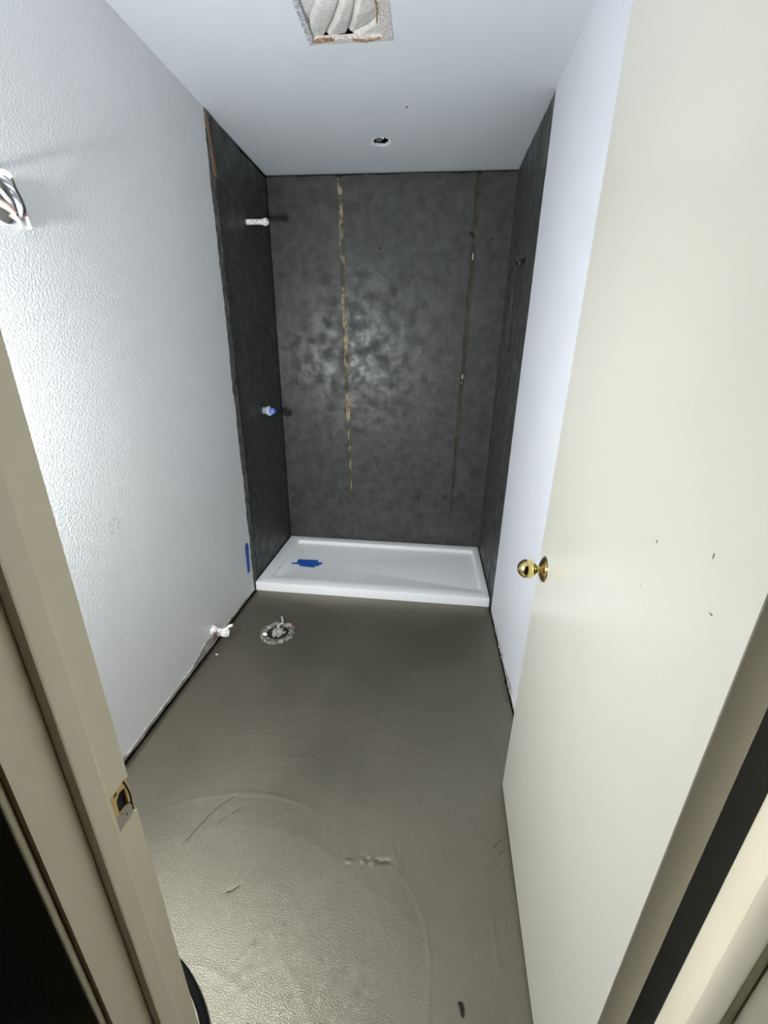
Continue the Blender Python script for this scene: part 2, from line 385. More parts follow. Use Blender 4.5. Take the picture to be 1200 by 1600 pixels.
# broken gypsum along the foot
bm = bmesh.new(); n = 90; rows = []
for i in range(n + 1):
    p = bot[i]
    x = 0.0015 * noise.noise(Vector((p.x * 60, 3, 0)))
    zb = 0.004 + 0.006 * (0.5 + noise.noise(Vector((p.x * 14, 7, 0)))) + 0.004 * noise.noise(Vector((p.x * 70, 8, 0)))
    rows.append([bm.verts.new(q) for q in ((-0.001, p.x, p.y + 0.002), (0.003 + x, p.x, p.y - 0.004), (0.001 + x, p.x, max(zb, 0.001)), (-0.013, p.x, max(zb, 0.001)), (-0.013, p.x, p.y + 0.002))])
for a, b in zip(rows[:-1], rows[1:]):
    for k in range(5): bm.faces.new((a[k], a[(k + 1) % 5], b[(k + 1) % 5], b[k]))
bm.faces.new(rows[0]); bm.faces.new(rows[-1])
obj('broken_gypsum_edge', bm, GYPSUM, wl)
bm = bmesh.new(); box(bm, (-0.12, YF - 0.1, -0.012), (-0.022, B + 0.1, H + 0.1)); obj('stud_cavity', bm, VOID, wl)
# shower part: rough strip at the drywall edge, then the flat cement coat
bm = bmesh.new(); rows = []
sl = side; nz_ = 320
for i in range(nz_ + 1):
    z = 0.0 + (H - 0.004) * i / nz_; k = min(len(sl) - 1, int(z / H * (len(sl) - 1)))
    ya = sl[k].x - 0.006; yb = 2.284 + 0.005 * noise.noise(Vector((z * 5, 3, 0))) + 0.003 * noise.noise(Vector((z * 30, 5, 0)))
    row = []
    for j in range(13):
        y = ya + (yb - ya) * j / 12
        f = noise.noise(Vector((1, y * 55, z * 40))) + 0.6 * noise.noise(Vector((4, y * 130, z * 110)))
        row.append(bm.verts.new((0.0008 + 0.0022 * max(f, -0.6) + (-0.004 if j == 0 else 0), y, z)))
    row.append(bm.verts.new((-0.012, yb, z))); row.append(bm.verts.new((-0.012, ya, z)))
    rows.append(row)
for a, b in zip(rows[:-1], rows[1:]):
    for k in range(15): bm.faces.new((a[k], a[(k + 1) % 15], b[(k + 1) % 15], b[k]))
bm.faces.new(rows[0]); bm.faces.new(rows[-1])
obj('rough_cement_edge', bm, CEMENT_ROUGH, wl)
mo = ragged((2.296, 0.0), (2.296, H - 0.004), 80, 0.003, 12, 4) + ragged((2.300, H - 0.012), (B + 0.01, H - 0.022), 60, 0.011, 2, 6) + [Vector((B + 0.01, 0.0))]
obj('cement_panel', panel(mo, [], lambda u, v, d: (-0.002 - d, u, v), 0.014), CEMENT, wl)
lo = ragged((2.240, H - 0.012), (2.275, 2.20), 24, 0.002, 3, 20) + list(reversed(ragged((2.262, H - 0.012), (2.298, 2.20), 24, 0.002, 6, 20)))
obj('wood_lath', panel(lo, [], lambda u, v, d: (0.0040 - d, u, v), 0.006), BROWNWOOD, wl)

# ------------------------------------------------------------------ right wall
R3 = lambda u, v, d: (W + d, u, v)
rb = [Vector((YF + (2.190 - YF) * i / 80, 0.014 + 0.008 * noise.noise(Vector((i * 0.35, 21, 0))) + 0.006 * noise.noise(Vector((i * 1.7, 25, 0))))) for i in range(81)]
rs = ragged((2.195, 0.016), (2.205, H), 120, 0.005, 15, 3.0)
wr = S(obj('wall_right', panel(rb + rs[1:] + [Vector((YF, H))], [], R3, 0.013), WHITE)); wr['label'] = 'smooth white wall behind the open door on the right'
bm = bmesh.new(); box(bm, (W + 0.024, YF - 0.1, -0.012), (W + 0.12, B + 0.1, H + 0.1)); obj('stud_cavity', bm, VOID, wr)
bm = bmesh.new(); rows = []
for i in range(81):
    p = rb[i]; zb = max(0.0, p.y - 0.012 + 0.006 * noise.noise(Vector((i * 0.9, 31, 0)))); xx = 0.002 * noise.noise(Vector((i * 1.3, 35, 0)))
    rows.append([bm.verts.new(q) for q in ((W + 0.013, p.x, p.y + 0.002), (W - 0.002 + xx, p.x, p.y + 0.001), (W - 0.001 + xx, p.x, zb), (W + 0.013, p.x, zb))])
for a, b in zip(rows[:-1], rows[1:]):
    for k in range(4): bm.faces.new((a[k], a[(k + 1) % 4], b[(k + 1) % 4], b[k]))
bm.faces.new(rows[0]); bm.faces.new(rows[-1]); obj('broken_gypsum_edge', bm, GYPSUM, wr)
# torn paper shreds at the foot of the right wall
for i, (y, z, ln, tl) in enumerate(((1.97, 0.035, 0.05, -0.3), (1.93, 0.030, 0.04, 0.4), (1.83, 0.030, 0.06, 0.2), (1.76, 0.028, 0.05, -0.2), (1.62, 0.025, 0.07, 0.15), (1.55, 0.035, 0.10, 0.1))):
    bm = bmesh.new(); pr = []
    for k in range(7):
        t = k / 6; yy = y + ln * (t - 0.5); zz = z + ln * (t - 0.5) * tl; w_ = 0.006 * (1 - abs(2 * t - 1) ** 2) + 0.0008; xo = W - 0.002 - 0.010 * math.sin(t * 3.1) * (0.6 + 0.4 * math.sin(i * 2.1 + k))
        pr.append([bm.verts.new(q) for q in ((xo, yy, zz + w_), (xo - 0.001, yy, zz - w_), (xo + 0.001, yy, zz - w_), (xo + 0.001, yy, zz + w_))])
    for a, b in zip(pr[:-1], pr[1:]):
        for k in range(4): bm.faces.new((a[k], a[(k + 1) % 4], b[(k + 1) % 4], b[k]))
    bm.faces.new(pr[0]); bm.faces.new(pr[-1]); obj('torn_paper_shred', bm, GYPSUM, wr)
# shower part of the right wall: front strip, main coat with a shallow recess
RC = lambda dx: (lambda u, v, d: (W + dx + d, u, v))
so = ragged((2.18, 0.0), (2.18, H - 0.004), 2, 0, 1) + list(reversed(ragged((2.384, 0.0), (2.384, H - 0.006), 80, 0.002, 41, 4)))
obj('cement_panel', panel(so, [], RC(0.001), 0.012), CEMENT, wr)
niche = ragged((2.400, 1.462), (2.735, 1.462), 24, 0.003, 51, 9) + ragged((2.735, 1.47), (2.745, 1.915), 24, 0.004, 52, 9) + ragged((2.74, 1.925), (2.405, 1.895), 24, 0.010, 53, 12) + ragged((2.398, 1.89), (2.398, 1.47), 20, 0.003, 54, 9)
po = ragged((2.387, 0.0), (2.387, H - 0.006), 80, 0.002, 42, 4) + ragged((2.39, H - 0.008), (B + 0.01, H - 0.008), 50, 0.005, 43, 7) + [Vector((B + 0.01, 0.0))]
obj('cement_panel', panel(po, [niche], RC(-0.001), 0.014), CEMENT, wr)
no = [Vector(p) for p in ((2.37, 1.43), (2.77, 1.43), (2.77, 1.95), (2.37, 1.95))]
obj('recess_back', panel(no, [], RC(0.0135), 0.005), CEMENT, wr)
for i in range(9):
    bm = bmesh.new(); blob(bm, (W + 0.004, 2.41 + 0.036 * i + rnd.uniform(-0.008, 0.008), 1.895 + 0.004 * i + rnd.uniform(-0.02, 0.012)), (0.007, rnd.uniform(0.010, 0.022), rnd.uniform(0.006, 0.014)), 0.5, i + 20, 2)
    obj('crumb_and_hole_shade', bm, CEMENT_ROUGH if i % 2 else VOID, wr)  # every other blob is near-black, painting a shaded hole instead of a crumb

# ------------------------------------------------------------------ back wall: three cement panels with open joints over wood
B3 = lambda u, v, d: (u, B + d, v)
def seam(z, which):
    t = (2.41 - z) / 2.12
    if which == 1:
        c = 0.450 + 0.053 * t + 0.004 * noise.noise(Vector((z * 4, 0, 0)))
        w_ = 0.029 if z > 0.9 else 0.029 - 0.0240 * min(1, (0.9 - z) / 0.55)
        if z < 0.30: w_ = 0.0012
    else:
        c = 1.275 - 0.016 * t + 0.004 * noise.noise(Vector((z * 4, 9, 0)))
        w_ = 0.026 if z > 1.0 else 0.026 - 0.017 * min(1, (1.0 - z) / 0.6)
        if z < 0.33: w_ = 0.0012
    return c, w_
def seam_line(which, sgn):
    pts = []
    for i in range(140):
        z = (H - 0.006) * i / 139; c, w_ = seam(z, which)
        j = 0.0045 * noise.noise(Vector((z * 22, which * 5, sgn * 3))) + 0.003 * noise.noise(Vector((z * 75, which * 5, sgn * 3 + 8)))
        pts.append(Vector((c + sgn * max(w_ * 0.5 + (j if w_ > 0.002 else 0), 0.0006), z)))
    return pts
def top_line(x0, x1, seed):
    return ragged((x0, H - 0.013), (x1, H - 0.013), 90, 0.006, seed, 11)
wb = empty('wall_back', (W / 2, B, 0)); S(wb); wb['label'] = 'dark grey cement-coated back wall of the shower'
s1l, s1r, s2l, s2r = seam_line(1, -1), seam_line(1, 1), seam_line(2, -1), seam_line(2, 1)
def bpan(left, right, seed):
    lp = [Vector(p) for p in left]; rp = list(reversed(right))
    return right[:-1] + list(reversed(top_line(left[-1].x, right[-1].x, seed))) + list(reversed(left[:-1]))
EL = [Vector((0.003, 0.0)), Vector((0.003, H - 0.006))]; ER = [Vector((W - 0.001, 0.0)), Vector((W - 0.001, H - 0.006))]
for a, b, sd in ((EL, s1l, 61), (s1r, s2l, 62), (s2r, ER, 63)):
    obj('cement_panel', panel(bpan(a, b, sd), [], B3, 0.014), CEMENT, wb)
bm = bmesh.new(); box(bm, (0.40, B + 0.005, 0.0), (0.56, B + 0.03, H - 0.02)); obj('wood_strip', bm, LATH, wb)
bm = bmesh.new(); box(bm, (1.22, B + 0.008, 0.0), (1.32, B + 0.03, H - 0.02)); obj('wood_strip', bm, LATH_DARK, wb)
bm = bmesh.new(); box(bm, (-0.1, B + 0.03, -0.012), (W + 0.1, B + 0.10, H + 0.1)); obj('stud_cavity', bm, VOID, wb)
for i, (x, z, rx, rz) in enumerate(((1.272, 2.005, 0.006, 0.020), (1.266, 1.305, 0.007, 0.018), (1.263, 1.265, 0.004, 0.010))):
    bm = bmesh.new(); blob(bm, (x, B + 0.002, z), (rx, 0.006, rz), 0.35, i + 3, 2); obj('foam_scrap', bm, FOAM, wb, True)
for i, (x, z, r_) in enumerate(((1.252, 2.125, 0.012), (1.262, 2.11, 0.008), (1.375, 2.095, 0.006), (1.15, 0.70, 0.004), (0.96, 0.58, 0.005), (1.03, 0.28, 0.006), (1.20, 0.44, 0.006), (0.88, 1.84, 0.005), (0.70, 2.05, 0.006), (0.40, 0.95, 0.004))):
    bm = bmesh.new(); lathe(bm, (x, B - 0.0012, z), (0, 1, 0), [(0, r_ * 0.55), (0.0005, r_), (0.003, r_)], 14, r_ * 0.3); obj('dimple_shade_disc', bm, VOID, wb)  # slightly raised discs, dimple shade put into their near-black colour

# ------------------------------------------------------------------ doorway wall, jambs, stops, casing
wf = empty('wall_front', (0.35, YF, 0)); S(wf); wf['label'] = 'wall around the doorway seen edge on'
bm = bmesh.new(); box(bm, (-0.10, YH, 0.0), (XJL - 0.021, YF - 0.001, H)); obj('wall_section', bm, WHITE, wf)
bm = bmesh.new(); box(bm, (XJR + 0.021, YH, 0.0), (W + 0.10, YF - 0.001, H)); obj('wall_section', bm, WHITE, wf)
bm = bmesh.new(); box(bm, (XJL - 0.021, YH, 2.085), (XJR + 0.021, YF - 0.001, H)); obj('wall_section', bm, WHITE, wf)
bm = bmesh.new(); box(bm, (-0.9, YH, 0.0), (-0.101, YF, H)); obj('wall_section', bm, WHITE, wf)
bm = bmesh.new(); box(bm, (W + 0.101, YH, 0.0), (2.6, YF, H)); obj('wall_section', bm, WHITE, wf)

MZ0, MZ1 = 0.862, 0.924            # latch mortise
def round_box(a, b, r=0.0025, seg=2):
    bm = bmesh.new(); box(bm, a, b); bmesh.ops.recalc_face_normals(bm, faces=bm.faces[:])
    bmesh.ops.bevel(bm, geom=bm.edges[:], offset=r, segments=seg, profile=0.6, affect='EDGES'); return bm
SY0, SY1 = 0.274, 0.302            # stop

t1 = S(empty('trim_1', (XJL, YF, 0))); t1['label'] = 'cream painted left door jamb with bare latch mortise'
yv, zv = [], []
jl = [Vector(p) for p in ((YH, 0.0), (YF - 0.014, 0.0), (YF - 0.012, 0.18), (YF, 0.265))]
jl += [Vector((YF, MZ0 - 0.002)), Vector((YF - 0.006, MZ0)), Vector((0.3135, MZ0 + 0.001)), Vector((0.3130, MZ1)), Vector((YF - 0.008, MZ1 + 0.001)), Vector((YF, MZ1 - 0.002))]
jl += [Vector((YF, 2.085)), Vector((YH, 2.085))]
bm = panel(jl, [], lambda u, v, d: (XJL - d, u, v), 0.0032)
obj('jamb_face', bm, JAMB, t1)
jb = [Vector(p) for p in ((YH, 0.0), (YF - 0.014, 0.0), (YF - 0.012, 0.18), (YF, 0.265), (YF, 2.085), (YH, 2.085))]
hole_l = [Vector(p) for p in ((0.3225, 0.882), (0.3385, 0.880), (0.3395, 0.909), (0.3300, 0.912), (0.3230, 0.905))]
bh1, bh2 = circle2((0.3245, 0.9155), 0.0030, 12), circle2((0.3330, 0.8690), 0.0030, 12)
ob = obj('bare_mortise_wood', panel(jb, [hole_l, bh1, bh2], lambda u, v, d: (XJL - 0.0034 - d, u, v), 0.003), PINE, t1)
bm = bmesh.new(); box(bm, (XJL - 0.024, 0.300, 0.84), (XJL - 0.0075, 0.3445, 0.945)); obj('latch_hole_shade', bm, HOLE_SHADE_AND_MARK, t1)  # near-black box, depth shade of the latch hole given by colour
gp = [Vector(p) for p in ((0.3135, 0.8625), (0.340, 0.8630), (0.3425, 0.872), (0.3380, 0.8795), (0.322, 0.8815), (0.3135, 0.888))]
obj('grey_filler', panel(gp, [circle2((0.330, 0.8705), 0.0028, 12, 0.3, 4)], lambda u, v, d: (XJL - 0.0026 - d, u, v), 0.0012), BOX_GREY, t1)
# thin dark lines along the mortise edge
bm = bmesh.new(); tube(bm, [(XJL - 0.0030, YF - 0.003, MZ0 + 0.003), (XJL - 0.0030, YF - 0.0015, 0.893), (XJL - 0.0032, YF - 0.007, MZ1 - 0.001), (XJL - 0.0030, 0.330, MZ1 - 0.001), (XJL - 0.003, 0.314, MZ1 - 0.001)], 0.0011, 6, 4, 0.0006)
obj('mortise_dark_line', bm, HOLE_SHADE_AND_MARK, t1)
bm = bmesh.new(); tube(bm, [(XJL - 0.0030, 0.3385, 0.882), (XJL - 0.0030, 0.3420, 0.876), (XJL - 0.0030, 0.3440, 0.870)], 0.0006, 6, 3, 0.0003)
obj('mortise_dark_line', bm, HOLE_SHADE_AND_MARK, t1)
obj('door_stop', round_box((XJL - 0.001, SY0, 0.0), (XJL + 0.012, SY1, 2.073), 0.0025), JAMB, t1)
# right (hinge) jamb
t2 = S(empty('trim_2', (XJR, YF, 0))); t2['label'] = 'cream painted hinge jamb right of the open door'
obj('jamb_board', round_box((XJR, YH, 0.0), (XJR + 0.020, YF, 2.085), 0.002), JAMB, t2)
obj('door_stop', round_box((XJR - 0.012, SY0, 0.0), (XJR + 0.001, SY1, 2.073), 0.0025), JAMB, t2)
t3 = S(empty('trim_3', ((XJL + XJR) / 2, YF, 2.07))); t3['label'] = 'cream head jamb above the doorway'
obj('jamb_board', round_box((XJL, YH, 2.065), (XJR, YF, 2.085), 0.002), JAMB, t3)
obj('door_stop', round_box((XJL + 0.012, SY0, 2.053), (XJR - 0.012, SY1, 2.066), 0.0025), JAMB, t3)
t4 = S(obj('trim_4', round_box((XJL - 0.066, YH - 0.0085, 0.0), (XJL - 0.006, YH - 0.0005, 2.135), 0.0035, 4), JAMB, None, True)); t4['label'] = 'rounded casing on the hall side left of the doorway'
t5 = S(obj('trim_5', round_box((XJR + 0.006, YH - 0.0085, 0.0), (XJR + 0.066, YH - 0.0005, 2.135), 0.0035, 4), JAMB, None, True)); t5['label'] = 'rounded casing on the hall side right of the doorway'

# ------------------------------------------------------------------ the open door
D_H = Vector((1.3622, 0.3540, 0)); D_F = Vector((1.3860, 1.0870, 0))
de = (D_F - D_H).normalized(); dn = Vector((de.y, -de.x, 0)); DL = (D_F - D_H).length; DT = 0.040
def D3(a, t, z): return D_H + de * a + dn * t + Vector((0, 0, z))
door = S(empty('door_1', D3(0, DT / 2, 0.012))); door['label'] = 'open flat cream door with brass knob'
bm = bmesh.new(); vv = box(bm, (0, 0, 0.010), (DL, DT, 2.046))
for v in vv: v.co = D3(v.co.x, v.co.y, v.co.z)
bmesh.ops.recalc_face_normals(bm, faces=bm.faces[:]); bmesh.ops.bevel(bm, geom=bm.edges[:], offset=0.002, segments=2, profile=0.6, affect='EDGES')
obj('door_slab', bm, CREAM, door)
kc = D3(DL - 0.062, 0, 0.906)
for side_, nm in ((-1, 'front'), (1, 'back')):
    o0 = kc + (dn * DT if side_ > 0 else Vector()); ax = dn * side_; sc_ = 1.0 if side_ < 0 else 0.78
    bm = bmesh.new(); lathe(bm, o0, ax, [(0, 0.0325), (0.003, 0.0325), (0.0055, 0.030), (0.0065, 0.0255), (0.0090, 0.0235), (0.0105, 0.017), (0.0125, 0.0155)], 40)
    rose = obj('knob_rose', bm, BRASS_OLD, door, True)
    bm = bmesh.new(); prof = [(0.010, 0.0130), (0.016, 0.0105), (0.021, 0.0105)]
    cc, R_ = 0.0435 * sc_ + 0.001, 0.0255 if side_ < 0 else 0.020
    prof = [(0.010, 0.0130), (0.016, 0.0105)] + [(cc - R_ * math.cos(math.radians(24 + k * 156 / 16)), max(R_ * math.sin(math.radians(24 + k * 156 / 16)), 0.0004)) for k in range(17)]
    lathe(bm, o0, ax, prof, 40); obj('door_knob', bm, BRASS, rose, True)
# latch face plate on the free edge
bm = bmesh.new(); vv = box(bm, (DL - 0.0005, 0.008, 0.876), (DL + 0.0012, 0.032, 0.936))
for v in vv: v.co = D3(v.co.x, v.co.y, v.co.z)
lp = obj('latch_plate', bm, BRASS_OLD, door)
# steel-coloured ring offset above the rose, standing in for its shadow
bm = bmesh.new(); lathe(bm, kc + Vector((0, 0, 0.004)), dn * -1, [(0, 0.0345), (0.0006, 0.0345)], 30); obj('rose_shadow_ring', bm, STEEL, door)
for hz in (0.20, 1.84):
    bm = bmesh.new(); vv = box(bm, (-0.0010, 0.010, hz - 0.045), (0.0005, 0.040, hz + 0.045))
    for v in vv: v.co = D3(v.co.x, v.co.y, v.co.z)
    hg = obj('hinge_leaf', bm, JAMB, door)
    bm = bmesh.new(); lathe(bm, D3(-0.004, DT + 0.006, hz - 0.045), (0, 0, 1), [(0, 0.005), (0.09, 0.005)], 14); obj('hinge_pin', bm, JAMB, hg)
for i, (a, z, ra, rz) in enumerate(((0.190, 1.209, 0.0028, 0.0045), (0.079, 1.243, 0.0028, 0.0060), (0.055, 1.186, 0.0050, 0.0020), (0.225, 1.19, 0.0012, 0.002), (0.20, 1.135, 0.0015, 0.0018), (0.255, 1.16, 0.001, 0.0012))):
    bm = bmesh.new(); blob(bm, (0, 0, 0), 1.0, 0.35, i, 2)
    for v in bm.verts: v.co = D3(a + v.co.x * ra * 0.6, v.co.y * 0.0004, z + v.co.z * rz * 0.62)
    obj('paint_chip', bm, CHIP, door)

# ------------------------------------------------------------------ shower pan
def rrect(x0, x1, y0, y1, r, n=6):
    pts = []
    for cx, cy, a0 in ((x1 - r, y0 + r, -90), (x1 - r, y1 - r, 0), (x0 + r, y1 - r, 90), (x0 + r, y0 + r, 180)):
        for k in range(n + 1):
            a = math.radians(a0 + 90 * k / n); pts.append((cx + r * math.cos(a), cy + r * math.sin(a)))
    return pts
PX0, PX1, PY0, PY1, PH = 0.006, W - 0.006, YS, B - 0.002, 0.060
bm = bmesh.new(); rings = []
spec_ = [(0, 0, 0, 0, 0.0, 0.004), (0, 0, 0, 0, PH - 0.006, 0.006), (0.002, 0.002, 0.002, 0.002, PH - 0.0015, 0.008), (0.006, 0.006, 0.006, 0.006, PH, 0.010),
         (0.070, 0.040, 0.085, 0.062, PH - 0.001, 0.020), (0.075, 0.044, 0.092, 0.067, PH - 0.004, 0.022), (0.086, 0.052, 0.112, 0.074, PH - 0.026, 0.028), (0.096, 0.060, 0.125, 0.086, PH - 0.0300, 0.032)]
for l_, r_, f_, b_, z, rad in spec_:
    rings.append([bm.verts.new((x, y, z)) for x, y in rrect(PX0 + l_, PX1 - r_, PY0 + f_, PY1 - b_, rad)])
for a, b in zip(rings[:-1], rings[1:]):
    for i in range(len(a)): j = (i + 1) % len(a); bm.faces.new((a[i], a[j], b[j], b[i]))
DR = (0.245, 2.605); last = rings[-1]
mid = []
for v in last:
    mid.append(bm.verts.new((DR[0] + (v.co.x - DR[0]) * 0.12, DR[1] + (v.co.y - DR[1]) * 0.12, PH - 0.0390)))
for i in range(len(last)): j = (i + 1) % len(last); bm.faces.new((last[i], last[j], mid[j], mid[i]))
bm.faces.new(mid); bm.faces.new(rings[0])
pan = obj('shower_pan', bm, ACRYLIC, None, True)
md = pan.modifiers.new('edge_split', 'EDGE_SPLIT'); md.split_angle = math.radians(38)
tag(pan, 'low white acrylic shower pan filling the dark cement alcove', 'shower pan')

# blue tape over the drain
tp = empty('masking_tape', (DR[0], DR[1], PH - 0.030)); tag(tp, 'overlapping blue masking tape strips covering the drain in the shower pan', 'tape')
def pan_z(x, y):
    return PH - 0.0370 + 0.0065 * min(1.0, max(0.0, (math.hypot((x - DR[0]) / 1.0, (y - DR[1]) / 0.45) - 0.1) / 1.0))
for k, (cx, cy, ln, wd, ang) in enumerate(((0.238, 2.622, 0.150, 0.050, 0.05), (0.250, 2.588, 0.165, 0.050, -0.04), (0.255, 2.560, 0.120, 0.045, -0.10), (0.315, 2.600, 0.075, 0.030, -0.05), (0.165, 2.575, 0.065, 0.022, 0.10))):
    bm = bmesh.new(); ca, sa = math.cos(ang), math.sin(ang); g = []
    n_ = 10
    for i in range(n_ + 1):
        col = []
        for j in (0, 1):
            u = (i / n_ - 0.5) * ln; v = (j - 0.5) * wd
            if i in (0, n_): u += rnd.uniform(-0.006, 0.006)
            x = cx + u * ca - v * sa; y = cy + u * sa + v * ca
            col.append((x, y, pan_z(x, y) + 0.0022 + 0.0006 * k + rnd.uniform(0, 0.0006)))
        g.append([bm.verts.new(c) for c in col] + [bm.verts.new((c[0], c[1], c[2] - 0.0005)) for c in col])
    for a, b in zip(g[:-1], g[1:]):
        for q in ((0, 1), (1, 3), (3, 2), (2, 0)): bm.faces.new((a[q[0]], a[q[1]], b[q[1]], b[q[0]]))
    for e_ in (g[0], g[-1]): bm.faces.new((e_[0], e_[1], e_[3], e_[2]))
    obj('tape_strip', bm, TAPE, tp)

# blue tape on the wall
lo = [Vector(p) for p in ((2.158, 0.345), (2.176, 0.358), (2.200, 0.352), (2.205, 0.330), (2.190, 0.175), (2.178, 0.160), (2.150, 0.168), (2.158, 0.180))]
wt = obj('masking_tape', panel(lo, [], lambda u, v, d: (0.0022 - d, u, v), 0.0012), TAPE)
tag(wt, 'single upright blue tape strip on the white wall beside the pan', 'tape')

# ------------------------------------------------------------------ shower plumbing
sp_ = empty('shower_arm_pipe', (0.0, 2.62, 2.108)); tag(sp_, 'short cement-spattered pipe stub high on the left shower wall', 'pipe')
bm = bmesh.new(); tube(bm, [(-0.008, 2.62, 2.108), (0.04, 2.62, 2.108), (0.09, 2.62, 2.107)], 0.0135, 14, 8, 0.003); obj('pipe', bm, PLASTERED, sp_, True)
bm = bmesh.new(); blob(bm, (0.104, 2.62, 2.107), (0.021, 0.019, 0.019), 0.14, 2, 3); obj('cap', bm, PLASTERED, sp_, True)
sv = empty('shower_valve', (0.0, 2.631, 1.086)); tag(sv, 'shower valve stem wrapped in plastic with a blue cap', 'valve')
bm = bmesh.new(); lathe(bm, (-0.006, 2.631, 1.086), (1, 0, 0), [(0, 0.022), (0.03, 0.023), (0.034, 0.030), (0.048, 0.030), (0.052, 0.022)], 20, 0.006); obj('wrapped_body', bm, PLASTIC_FILM, sv, True)
bm = bmesh.new(); blob(bm, (0.060, 2.625, 1.083), (0.017, 0.021, 0.020), 0.35, 5, 3); obj('blue_cap', bm, BLUEFILM, sv, True)
bm = bmesh.new(); blob(bm, (0.046, 2.610, 1.068), (0.012, 0.012, 0.010), 0.4, 6, 2); obj('plastic_tail', bm, PLASTIC_FILM, sv, True)
bm = bmesh.new(); lathe(bm, (0.060, 2.631, 1.084), (1, 0, 0), [(0, 0.008), (0.018, 0.007)], 12); obj('stem', bm, BLUEFILM, sv)

# ------------------------------------------------------------------ toilet flange
tf = empty('toilet_flange', (0.298, 1.825, 0.0)); tag(tf, 'cement-caked round toilet flange set in the floor near the left wall', 'flange')
TC = Vector((0.298, 1.825, 0))
bm = bmesh.new(); n = 56; prof = [(0.058, -0.006), (0.058, 0.006), (0.062, 0.010), (0.084, 0.0115), (0.092, 0.010), (0.095, 0.006), (0.095, -0.006)]; rg = []
for i in range(n):
    t = 2 * math.pi * i / n; rr = []
    for r_, z in prof:
        j = 0.0025 * noise.noise(Vector((math.cos(t) * 5, math.sin(t) * 5, r_ * 90)))
        rr.append(bm.verts.new((TC.x + (r_ + j) * math.cos(t), TC.y + (r_ + j) * math.sin(t), z + (j * 1.2 if z > 0 else 0))))
    rg.append(rr)
for i in range(n):
    a, b = rg[i], rg[(i + 1) % n]
    for k in range(len(prof)): bm.faces.new((a[k], a[(k + 1) % len(prof)], b[(k + 1) % len(prof)], b[k]))
obj('ring', bm, DUSTY_METAL, tf, True)
bm = bmesh.new(); lathe(bm, (TC.x, TC.y, -0.011), (0, 0, 1), [(0, 0.060), (0.014, 0.060)], 32); obj('drain_shade_disc', bm, HOLE_SHADE_AND_MARK, tf)  # solid disc whose near-black colour imitates the shaded drain mouth
bm = bmesh.new(); blob(bm, (TC.x + 0.004, TC.y - 0.006, 0.006), (0.032, 0.030, 0.022), 0.5, 11, 4, 3.2); obj('rag_plug', bm, RAG, tf)
for i, (dx, dy, r_, mt) in enumerate(((-0.060, -0.036, 0.013, PLASTERED), (-0.062, -0.060, 0.010, DUSTY_METAL), (-0.030, -0.066, 0.007, RAG), (0.072, 0.010, 0.010, DUSTY_METAL), (0.045, 0.062, 0.012, RUSTY))):
    bm = bmesh.new(); blob(bm, (TC.x + dx, TC.y + dy, 0.013), (r_, r_, r_ * 0.7), 0.5, i + 40, 3); obj('cement_lump', bm, mt, tf)
bm = bmesh.new(); tube(bm, [(0.300, 1.895, 0.004), (0.302, 1.895, 0.03), (0.299, 1.893, 0.062)], 0.0033, 8, 5, 0.0008); bt = obj('closet_bolt', bm, PLASTERED, tf, True)
bm = bmesh.new(); tube(bm, [(0.302, 1.893, 0.016), (0.290, 1.868, 0.022), (0.294, 1.842, 0.026)], 0.004, 8, 5, 0.001); obj('wire_tail', bm, PLASTERED, tf, True)
bm = bmesh.new(); lathe(bm, (0.301, 1.895, 0.011), (0, 0, 1), [(0, 0.010), (0.006, 0.0095), (0.008, 0.005)], 6); obj('nut', bm, DUSTY_METAL, bt)

# ------------------------------------------------------------------ water supply stub
ws = empty('water_supply_valve', (0.0, 1.713, 0.08)); tag(ws, 'plaster-covered water supply valve poking out of the left wall foot', 'valve')
bm = bmesh.new(); lathe(bm, (-0.004, 1.700, 0.083), (1, 0, 0), [(0, 0.026), (0.008, 0.026), (0.012, 0.020)], 20, 0.008); obj('wall_collar', bm, PLASTERED, ws, True)
bm = bmesh.new(); tube(bm, [(0.0, 1.702, 0.082), (0.03, 1.706, 0.080), (0.055, 1.708, 0.078)], 0.0125, 12, 5, 0.004); obj('pipe', bm, PLASTERED, ws, True)
bm = bmesh.new(); blob(bm, (0.062, 1.703, 0.072), (0.024, 0.020, 0.022), 0.4, 3, 3); vb = obj('valve_body', bm, PLASTERED, ws)
bm = bmesh.new(); blob(bm, (0.034, 1.694, 0.064), (0.012, 0.010, 0.011), 0.35, 8, 2); obj('rusty_joint', bm, RUSTY, ws)
bm = bmesh.new(); tube(bm, [(0.062, 1.712, 0.086), (0.078, 1.722, 0.097), (0.095, 1.730, 0.104)], 0.008, 10, 4, 0.003); obj('handle', bm, PLASTERED, ws, True)
bm = bmesh.new(); blob(bm, (0.012, 1.690, 0.098), (0.016, 0.016, 0.014), 0.35, 9, 3); obj('plaster_blob', bm, PLASTERED, ws)

